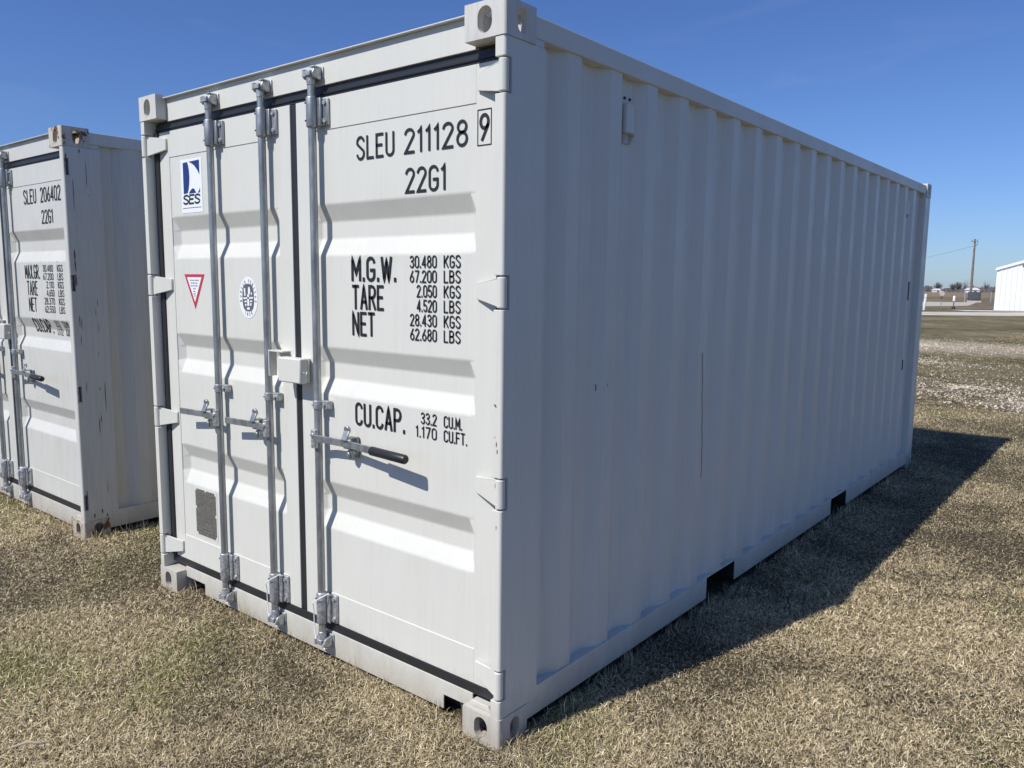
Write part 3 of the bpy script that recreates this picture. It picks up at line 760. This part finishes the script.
# ------------------------------------------------------------------ grass
def grass(name, Ncount, dmin, dmax, power, wid, length, a0, a1, label, pts=None):
    u = rng.random(Ncount*2)
    if power == 0: d = np.sqrt(dmin**2+(dmax**2-dmin**2)*u)
    else:
        k = 2-power; d = (dmin**k+(dmax**k-dmin**k)*u)**(1/k)
    th = rng.uniform(R(a0), R(a1), Ncount*2)     # angle right of the view direction
    F = d*np.cos(th); r = d*np.sin(th)
    x = CAM.x+F2.x*F+R2.x*r; y = CAM.y+F2.y*F+R2.y*r
    keep = np.ones(len(x), bool)
    ins = (x < -.012) & (x > -CW+.02) & (y > .06) & (y < CL-.02); keep &= ~ins
    keep &= ~((x < -CW+.02) & (y > 2.6) & (x > -4.5)); keep &= ~((x < -3.54) & (y > .12) & (y < 6.2) & (x > -6))
    keep &= ~((x < -.5) & (y > CL+5) & (x < -4))
    nz_ = np.zeros(len(x))
    for f_, a_, p_ in ((3.1, 1, 0), (7.3, .6, 1.3), (1.3, 1, 2.1), (15, .4, .7)):
        nz_ += a_*np.sin(x*f_+p_+1.7*np.sin(y*f_*.7+p_))*np.sin(y*f_*1.1-p_+1.3*np.sin(x*f_*.6))
    g = np.zeros(len(x))
    for (cx, cy, rx, ry), wt in zip(PATCH, PW):
        g = np.maximum(g, wt*np.clip((1.35-np.hypot((x-cx)/rx, (y-cy)/ry))/1.0, 0, 1))
    keep &= rng.random(len(x)) > np.clip((g*2.2-.45)+.35*nz_*(g > .05), 0, .99)
    keep &= rng.random(len(x)) < np.clip(.80+.30*nz_, .16, 1)
    if dmin > 5: keep &= rng.random(len(x)) < np.clip(.55+.45*np.sin(x*1.1+2*np.sin(y*.7))*np.sin(y*.9+1.5*np.sin(x*.8)), .12, 1)
    x, y, d, nz_ = [a[keep][:Ncount] for a in (x, y, d, nz_)]
    if pts is not None: x, y = pts; d = np.hypot(x-CAM.x, y-CAM.y); nz_ = np.zeros(len(x))
    n = len(x)
    az = rng.uniform(0, 2*pi, n); ln = rng.uniform(*length, n)*(1+.5*np.clip(nz_, -1, 1)*.5)
    lean = np.clip(rng.normal(1.12, .32, n), .15, 1.5)
    if pts is not None: lean = np.clip(rng.normal(.45, .3, n), .03, 1.3)
    wd = wid*(1+d/5.5)*rng.uniform(.55, 1.25, n)
    l1 = ln*.5; l2 = ln*.5; lean2 = lean+rng.uniform(-.35, .75, n)
    az2 = az+rng.normal(0, .6, n)
    z0 = rng.uniform(0.0, .018, n)
    p0 = np.stack([x, y, z0], 1)
    d1 = np.stack([np.sin(lean)*np.cos(az), np.sin(lean)*np.sin(az), np.cos(lean)], 1)
    d2 = np.stack([np.sin(lean2)*np.cos(az2), np.sin(lean2)*np.sin(az2), np.cos(lean2)], 1)
    p1 = p0+d1*l1[:, None]; p2 = p1+d2*l2[:, None]
    p1[:, 2] = np.maximum(p1[:, 2], .004); p2[:, 2] = np.maximum(p2[:, 2], .003)
    tw = az+pi/2+rng.normal(0, .5, n)
    sd_ = np.stack([np.cos(tw), np.sin(tw), rng.normal(0, .35, n)], 1)*wd[:, None]/2
    V = np.stack([p0-sd_, p0+sd_, p1+sd_*.8, p1-sd_*.8, p2], 1).reshape(-1, 3)
    idx = np.arange(n)*5
    me = bpy.data.meshes.new(name)
    me.vertices.add(5*n); me.vertices.foreach_set('co', V.astype(np.float32).ravel())
    loops = np.stack([idx, idx+1, idx+2, idx+3, idx+3, idx+2, idx+4], 1).ravel()
    me.loops.add(len(loops)); me.loops.foreach_set('vertex_index', loops.astype(np.int32))
    st_ = np.stack([np.arange(n)*7, np.arange(n)*7+4], 1).ravel(); tot = np.tile([4, 3], n)
    me.polygons.add(2*n); me.polygons.foreach_set('loop_start', st_.astype(np.int32)); me.polygons.foreach_set('loop_total', tot.astype(np.int32))
    me.update(); me.validate()
    # tint per blade: straw, pale straw, brown, green
    t = rng.random(n)
    straw = np.array([.44, .37, .235]); pale = np.array([.70, .615, .44]); brown = np.array([.145, .108, .066]); green = np.array([.135, .155, .042])
    c = np.where((t < .5)[:, None], straw, np.where((t < .74)[:, None], pale, brown))
    gn = np.sin(x*1.9+2*np.sin(y*1.3+1))*np.sin(y*2.3+1.5*np.sin(x*1.7))+.5*np.sin(x*6+y*5)
    corner = 1.6*np.exp(-((x+1.95)**2+(y+.95)**2)/.10)+.5*np.exp(-((x+1.3)**2+(y+.55)**2)/.12)+.8*np.exp(-((x+4.6)**2+(y+.25)**2)/.2)
    gp = np.clip(.03+.30*np.clip(gn-.3, 0, 1)+.30*corner, 0, .6)
    c = np.where((rng.random(n) < gp)[:, None], green*rng.uniform(.8, 1.6, n)[:, None], c)
    big = np.sin(x*.55+1.3*np.sin(y*.42)+.5)*np.sin(y*.62+1.1*np.sin(x*.5))+.5*np.sin(x*2.6+1.5*np.sin(y*2.1))*np.sin(y*3.1+x)
    c = c*rng.uniform(.7, 1.3, n)[:, None]*(1+.16*np.clip(nz_, -1, 1)+.15*np.clip(big, -1, 1))[:, None]*np.array([1.10, 1.065, .99])
    if dmin > 5: c = c*np.array([.74, .72, .66])
    C = np.repeat(np.concatenate([c, np.ones((n, 1))], 1), 5, 0)
    at = me.attributes.new('tint', 'FLOAT_COLOR', 'POINT'); at.data.foreach_set('color', C.astype(np.float32).ravel())
    o = link(name, me, GM); return tag(o, label, 'grass', kind='stuff')
GM = mat('dry_grass', (.3, .25, .15), .7, 0, .25)
a = N(GM, 'ShaderNodeAttribute', attribute_name='tint'); L(GM, a.outputs['Color'], pbsdf(GM).inputs['Base Color'])
grass('dry_grass', 1600000, 1.0, 12.5, .95, .00115, (.009, .030), -52, 46, 'short matted straw-coloured winter grass around the containers')
grass('far_grass', 330000, 11.8, 36, .9, .0017, (.016, .042), 8, 44, 'thinner brown grass between the pale gravel patches behind the near container')

# longer tufts pressed against the foot of the containers
def tuft_points(segs, per_m, spread):
    X = []; Y = []
    for (x0, y0), (x1, y1) in segs:
        ln = math.hypot(x1-x0, y1-y0)
        for _ in range(int(ln*9)):
            t = rng.random(); k = rng.integers(4, per_m)
            X.append(x0+(x1-x0)*t+rng.normal(0, .022, k)); Y.append(y0+(y1-y0)*t+rng.normal(0, .022, k)-abs(rng.normal(0, spread, k))*(y0 == y1)); X[-1] += abs(rng.normal(0, spread, k))*(x0 == x1)
    return np.concatenate(X), np.concatenate(Y)
tx_, ty_ = tuft_points([((-CW, .035), (-.05, .035)), ((-.18, -.02), (0, -.02)), ((.006, 0), (.006, CL)), ((-5.9, .09), (-3.53, .09)), ((-3.52, .06), (-3.52, 1.2))], 34, .02)
grass('grass_tufts', 10, 1.0, 12, .95, .0015, (.035, .090), -52, 46, 'longer straw and green blades standing against the foot of the containers', (tx_, ty_))
# pale gravel stones scattered over the worn patches
def stones(name, n, label):
    X = []; Y = []
    while len(X) < n:
        k = rng.integers(0, len(PATCH)); cx, cy, rx, ry = PATCH[k]
        a, r = rng.uniform(0, 2*pi), abs(rng.normal(0, .62))
        x, y = cx+rx*r*cos(a), cy+ry*r*sin(a)
        if -CW-.1 < x < .05 and y < CL+.05: continue
        if rng.random() < PW[k]*(.55+.45*sin(x*3.1+2*sin(y*1.7))*sin(y*2.7+sin(x*2))): X.append(x); Y.append(y)
    X = np.array(X); Y = np.array(Y); sz = rng.uniform(.008, .026, n)*rng.uniform(.6, 1.4, n)
    base = np.array([(1, 0, 0), (0, 1, 0), (-1, 0, 0), (0, -1, 0), (.1, .1, .8), (0, 0, -.5)])
    V = base[None]*sz[:, None, None]*rng.uniform(.6, 1.3, (n, 6, 1)); th = rng.uniform(0, 2*pi, n); c_, s_ = np.cos(th)[:, None], np.sin(th)[:, None]
    V = np.stack([V[..., 0]*c_-V[..., 1]*s_+X[:, None], V[..., 0]*s_+V[..., 1]*c_+Y[:, None], V[..., 2]+.004], -1).reshape(-1, 3)
    F = np.array([(0, 1, 4), (1, 2, 4), (2, 3, 4), (3, 0, 4), (1, 0, 5), (2, 1, 5), (3, 2, 5), (0, 3, 5)])
    F = (F[None]+6*np.arange(n)[:, None, None]).reshape(-1, 3)
    me = bpy.data.meshes.new(name); me.vertices.add(len(V)); me.vertices.foreach_set('co', V.astype(np.float32).ravel())
    me.loops.add(F.size); me.loops.foreach_set('vertex_index', F.astype(np.int32).ravel())
    me.polygons.add(len(F)); me.polygons.foreach_set('loop_start', np.arange(0, F.size, 3, dtype=np.int32)); me.polygons.foreach_set('loop_total', np.full(len(F), 3, np.int32))
    me.update(); me.validate()
    tag(link(name, me, noisy('pale_stone', (.34, .28, .20), (.72, .64, .50), 9)), label, 'gravel', kind='stuff')
stones('gravel', 10000, 'pale crushed stone strewn over the worn patches behind the near container')

tw = MB().tube([(-1.300, -1.135, .034), (-1.275, -1.11, .046), (-1.262, -1.085, .050), (-1.236, -1.065, .048), (-1.222, -1.03, .044)], [.003, .005, .005, .004, .002], 8)
tag(tw.build('twig', mat('bleached_twig', (.40, .34, .26), .8), None, 0, True), 'short bleached twig lying in the grass in front of the far container', 'twig')

# ------------------------------------------------------------------ things beyond the road
whitem = mat('white_ribbed_cladding', (.80, .81, .82), .4)
wood = noisy('weathered_pole_wood', (.16, .13, .10), (.26, .22, .18), 3)
def at(F, r, z_=0):
    x, y = FR(F, r); return (x, y, gz(x, y)+z_)
# ribbed white metal building (local x along its gable wall, y away from the camera)
HX, HY = 33.45, 12.0
bd = empty('metal_building', at(55.6, 33.5), math.atan2(R2.y, R2.x)-R(34))
tag(bd, 'white ribbed metal shed with a low gable roof beyond the gravel road', 'building')
Wd, Ln, Ev, Pk = 10.0, 16.0, 2.92, 4.55
def gable_z(x): return Ev+(Pk-Ev)*(1-abs(x-Wd/2)/(Wd/2))
wl = MB(); xs = []
x = 0
while x < Wd-.01:
    xs += [(x, 0), (x+.22, 0), (x+.24, -.028), (x+.28, -.028), (x+.30, 0)]; x += .305
xs = [q for q in xs if q[0] <= Wd]+[(Wd, 0)]
v = [(a, b, .1) for a, b in xs]+[(a, b, gable_z(a)) for a, b in xs]; n = len(xs)
wl.add(v, [(i, i+1, n+i+1, n+i) for i in range(n-1)])
v = [(a, Ln, .1) for a, b in xs]+[(a, Ln, gable_z(a)) for a, b in xs]
wl.add(v, [(i+1, i, n+i, n+i+1) for i in range(n-1)])
for X in (0, Wd):
    ys = []; y = 0
    while y < Ln-.3: ys += [(y, 0), (y+.22, 0), (y+.24, 1), (y+.28, 1), (y+.30, 0)]; y += .305
    ys.append((Ln, 0)); k = len(ys); s_ = -1 if X == 0 else 1
    wl.add([(X+s_*.028*d, y, .1) for y, d in ys]+[(X+s_*.028*d, y, Ev) for y, d in ys], [(i, i+1, k+i+1, k+i) for i in range(k-1)])
me = bpy.data.meshes.new('wall'); me.from_pydata(wl.v, [], wl.f); me.update(); link('wall', me, whitem, bd)
MB().box(-.05, Wd+.05, -.05, Ln+.05, -.1, .099).build('foundation', noisy('slab', (.33, .31, .28), (.42, .40, .36), 2), bd)
rf = MB()
for s_ in (-1, 1):
    e = -.08 if s_ < 0 else Wd+.08; ez = Ev-.025
    rf.prism([(e, ez+.03), (Wd/2, Pk+.03), (Wd/2, Pk+.12), (e, ez+.12)], 'y', -.07, Ln+.07)
rf.build('roof', whitem, bd)
fa = MB()
for s_ in (-1, 1):
    e = -.09 if s_ < 0 else Wd+.09
    fa.prism([(e, Ev-.09), (Wd/2, Pk-.06), (Wd/2, Pk+.14), (e, Ev+.07)], 'y', -.10, -.072)
fa.build('fascia', whitem, bd)
lv = MB().box(1.45, 2.5, -.06, -.03, 3.10, 3.24)
lv.build('vent', mat('vent_grey', (.12, .12, .12), .7), bd)
dr = MB().box(5.2, 8.6, -.045, -.03, .1, 2.7); dr.build('door', mat('shed_door', (.55, .57, .58), .5), bd)

# utility poles and the wire
def utility_pole(F, r, h, label, grp='utility poles carrying the overhead wire'):
    o = empty('utility_pole', at(F, r)); tag(o, label, 'utility pole', grp)
    MB().tube([(0, 0, -.2), (0, 0, h*.5), (0, 0, h)], [.145, .12, .085], 12).build('pole', wood, o, 0, True)
    MB().tube([(.02, -.12, h-1.0), (.30, -.32, h-.55), (.34, -.36, h-.2)], .04, 6).build('bracket', M['galv'], o)
    ar = MB().box(-.34, .34, -.20, -.12, h-.30, h-.22); ar.build('cross_arm', wood, o)
    for s_ in (-.28, .28): MB().tube([(s_, -.16, h-.22), (s_, -.16, h-.12), (s_, -.16, h-.05)], [.03, .05, .03], 8).build('insulator', M['galv'], o)
    return o
utility_pole(90, 51.45, 7.0, 'wooden utility pole rising behind the dark equipment cabinet')
utility_pole(128, 34, 7.15, 'wooden utility pole farther away beyond the containers')
A = Vector(at(90, 51.4, 6.25)); B = Vector(at(128, 34, 4.9))
tag(MB().tube([A.lerp(B, t)-Vector((0, 0, 4*t*(1-t)*2.0)) for t in np.linspace(0, 1, 26)], .013, 5).build('overhead_wire', mat('wire', (.16, .16, .17), .6)),
    'thin dark overhead wire sagging to the left from the wooden pole', 'wire')
# equipment cabinet and its guard posts
cb = empty('equipment_cabinet', at(88, 50.75), math.atan2(R2.y, R2.x)-R(28)); tag(cb, 'dark grey equipment cabinet on a pale base at the foot of the utility pole', 'cabinet')
MB().box(-.62, .62, 0, .6, .20, 1.15).build('body', noisy('cabinet_grey', (.060, .066, .072), (.10, .105, .11), 4), cb, .02)
MB().box(-.7, .7, -.05, .65, 0, .199).build('base', noisy('pad2', (.40, .38, .34), (.5, .48, .44), 3), cb)
for q in (-.30, .0, .30): MB().box(q-.13, q+.13, -.03, -.002, .32, 1.05).build('door', noisy('cabinet_door', (.075, .08, .088), (.10, .105, .11), 4), cb, .01)
for r_, lab in ((50.0, 'grey guard post left of the dark equipment cabinet'), (52.9, 'thin grey guard post to the right of the dark equipment cabinet')):
    MBp = MB().tube([(0, 0, 0), (0, 0, 1.05), (0, 0, 1.2)], [.07, .07, .04], 10).build('guard_post', M['galv'], None, 0, True)
    MBp.location = at(88.5, r_); tag(MBp, lab, 'post', 'guard posts round the equipment cabinet')
# roadside sign, marker and white post
sg = empty('road_sign', at(60, 32.15), math.atan2(R2.y, R2.x)); tag(sg, 'small pale octagonal sign on a thin post beyond the gravel road', 'sign')
MB().box(-.02, .02, -.015, .015, 0, 1.35).build('post', M['galv'], sg)
MB().prism([(.20*cos(R(22.5+45*k)), 1.18+.20*sin(R(22.5+45*k))) for k in range(8)], 'y', -.035, -.016).build('sign_face', mat('faded_sign', (.66, .55, .50), .6), sg)
MB().box(-.07, .07, -.034, -.016, .78, .95).build('lower_plate', mat('sign_brown', (.14, .09, .07), .7), sg)
mk = empty('marker_post', at(61, 33.65)); tag(mk, 'slim white marker post with a black foot between the sign and the utility pole', 'marker')
MB().tube([(0, 0, 0), (0, 0, .60)], .035, 8).build('stem', mat('marker_dark', (.09, .085, .08), .7), mk)
MB().tube([(0, 0, .601), (0, 0, .95), (0, 0, 1.0)], [.085, .085, .05], 10).build('marker_top', whitem, mk, 0, True)
MB().tube([(0, 0, 1.0), (0, 0, 1.25)], .02, 6).build('rod', M['galv'], mk)
MB().tube([(0, 0, 0), (0, 0, .03), (0, 0, .16), (0, 0, .18)], [.14, .15, .11, .05], 12).build('foot', M['rubber'], mk, 0, True)
wp = empty('white_post', at(57.5, 29.6)); tag(wp, 'leaning white post close to the far edge of the near container', 'post')
wp.rotation_euler = (R(2), R(4), 0)
MB().tube([(0, 0, -.05), (0, 0, 1.10), (0, 0, 1.17)], [.085, .085, .05], 12).build('shaft', mat('post_white', (.70, .71, .72), .5), wp, 0, True)
MB().tube([(0, 0, .86), (0, 0, .92)], .089, 12).build('band', mat('post_yellowed', (.60, .55, .34), .5), wp, 0, True)

# distant farm sheds
roofm = mat('pale_roof', (.70, .71, .72), .5)
def farm_shed(F, r, wdt, h, ln, label):
    o = empty('farm_shed', at(F, r), math.atan2(R2.y, R2.x)-R(29)); tag(o, label, 'shed', 'pale farm sheds on the horizon')
    MB().box(-wdt/2, wdt/2, 0, ln, 0, h*.55).build('wall', roofm, o)
    MB().prism([(-wdt/2-.4, h*.53), (wdt/2+.4, h*.53), (wdt*.32, h), (-wdt*.32, h)], 'y', -.4, ln+.4).build('roof', roofm, o)
    MB().box(wdt*.1, wdt*.3, -.05, -.01, 0, h*.45).build('door', mat('shed_dark', (.12, .11, .11), .7), o)
farm_shed(395, 226.5, 6.4, 2.5, 9, 'pale shed on the horizon directly behind the utility pole')
farm_shed(420, 222, 4.2, 1.9, 7, 'small pale-roofed shed on the horizon in front of a dark bare tree')

# bare winter trees along the horizon
twm = noisy('hazed_twigs', (.17, .155, .155), (.225, .205, .21), .6)  # twig colour paled to carry the distance haze
brk = noisy('bark', (.10, .08, .065), (.15, .125, .10), 2)
def tree(F, r, h, wd, dens, label, grp):
    o = empty('bare_tree', at(F, r)); tag(o, label, 'tree', grp)
    MB().tube([(0, 0, -.3), (.1, 0, h*.3), (0, .1, h*.62)], [h*.028, h*.02, h*.009], 7).build('trunk', brk, o, 0, True)
    mb = MB()
    for k in range(int(26*dens)):
        a_ = random.uniform(0, 2*pi); z0 = h*random.uniform(.12, .5)
        rad = wd/2*random.uniform(.35, 1); zt = h*random.uniform(.45, 1)
        rad *= math.sqrt(max(.1, 1-((zt/h-.55)/.5)**2))
        p0 = Vector((0, 0, z0)); p2 = Vector((rad*cos(a_), rad*sin(a_), zt)); p1 = p0.lerp(p2, .5)+Vector((0, 0, -h*.04))
        mb.tube([p0, p1, p2], [h*.008, h*.006, h*.002], 3, False)
        for _ in range(int(10*dens)):
            s = p0.lerp(p2, random.uniform(.3, 1)); dv = Vector((random.gauss(0, 1), random.gauss(0, 1), random.gauss(.5, .8))).normalized()*h*random.uniform(.06, .17)
            pr = dv.cross(Vector((random.random(), random.random(), random.random()))).normalized()*h*.0055
            mb.add([s-pr, s+pr, s+dv], [(0, 1, 2)])
    me = bpy.data.meshes.new('crown'); me.from_pydata(mb.v, [], mb.f); me.update(); link('crown', me, twm, o)
    return o
random.seed(9)
def rr(F, u): return F*(u-512)/FPX*1.0
GRP = 'bare trees along the horizon'
tree(520, rr(520, 933.5), 6.2, 6.5, 3.2, 'dense dark bare tree nearest the far edge of the near container', GRP)
tree(500, rr(500, 948.5), 5.6, 6.5, 3.2, 'left half of the widest dark clump of bare trees on the horizon', GRP)
tree(505, rr(505, 953.5), 6.6, 6.0, 3.2, 'right, taller half of the widest dark clump of bare trees on the horizon', GRP)
tree(540, rr(540, 960.5), 8.6, 5.5, .8, 'sparse pale bare tree, tallest left of the utility pole', GRP)
tree(530, rr(530, 967.5), 5.6, 4.6, 1.6, 'thin bare tree just left of the utility pole', GRP)
tree(530, rr(530, 981), 7.4, 6.2, 1.2, 'bare tree between the utility pole and the white metal shed', GRP)
tree(560, rr(560, 991), 4.4, 5, 1.4, 'low bare tree touching the left edge of the white metal shed', GRP)
tree(560, rr(560, 924), 4.5, 5, 1.3, 'bare tree against the far edge of the near container', GRP)
# the far hedgerow reads as one grey-brown mass, distance haze mixed into its colour
hb = MB()
for k in range(5200):
    r = random.uniform(-260, 560); F = 600+random.uniform(-6, 6); hh = 2.3*(.7+.5*sin(r*.13)+.35*sin(r*.41))*random.uniform(.5, 1)+1.2
    b = Vector(at(F, r, random.uniform(-.2, .8))); s = random.uniform(.5, 1.1)
    dx = Vector((R2.x, R2.y, 0))*s; t = b+Vector((R2.x*random.uniform(-.8, .8), R2.y*random.uniform(-.8, .8), hh))
    hb.add([b-dx, b+dx, t+dx*.4, t-dx*.4], [(0, 1, 2, 3)])
me = bpy.data.meshes.new('hedgerow'); me.from_pydata(hb.v, [], hb.f); me.update()
tag(link('hedgerow', me, noisy('hedgerow_haze', (.19, .175, .18), (.24, .225, .23), .1)), 'low grey-brown line of far-off bare woodland along the whole horizon', 'woodland', kind='stuff')
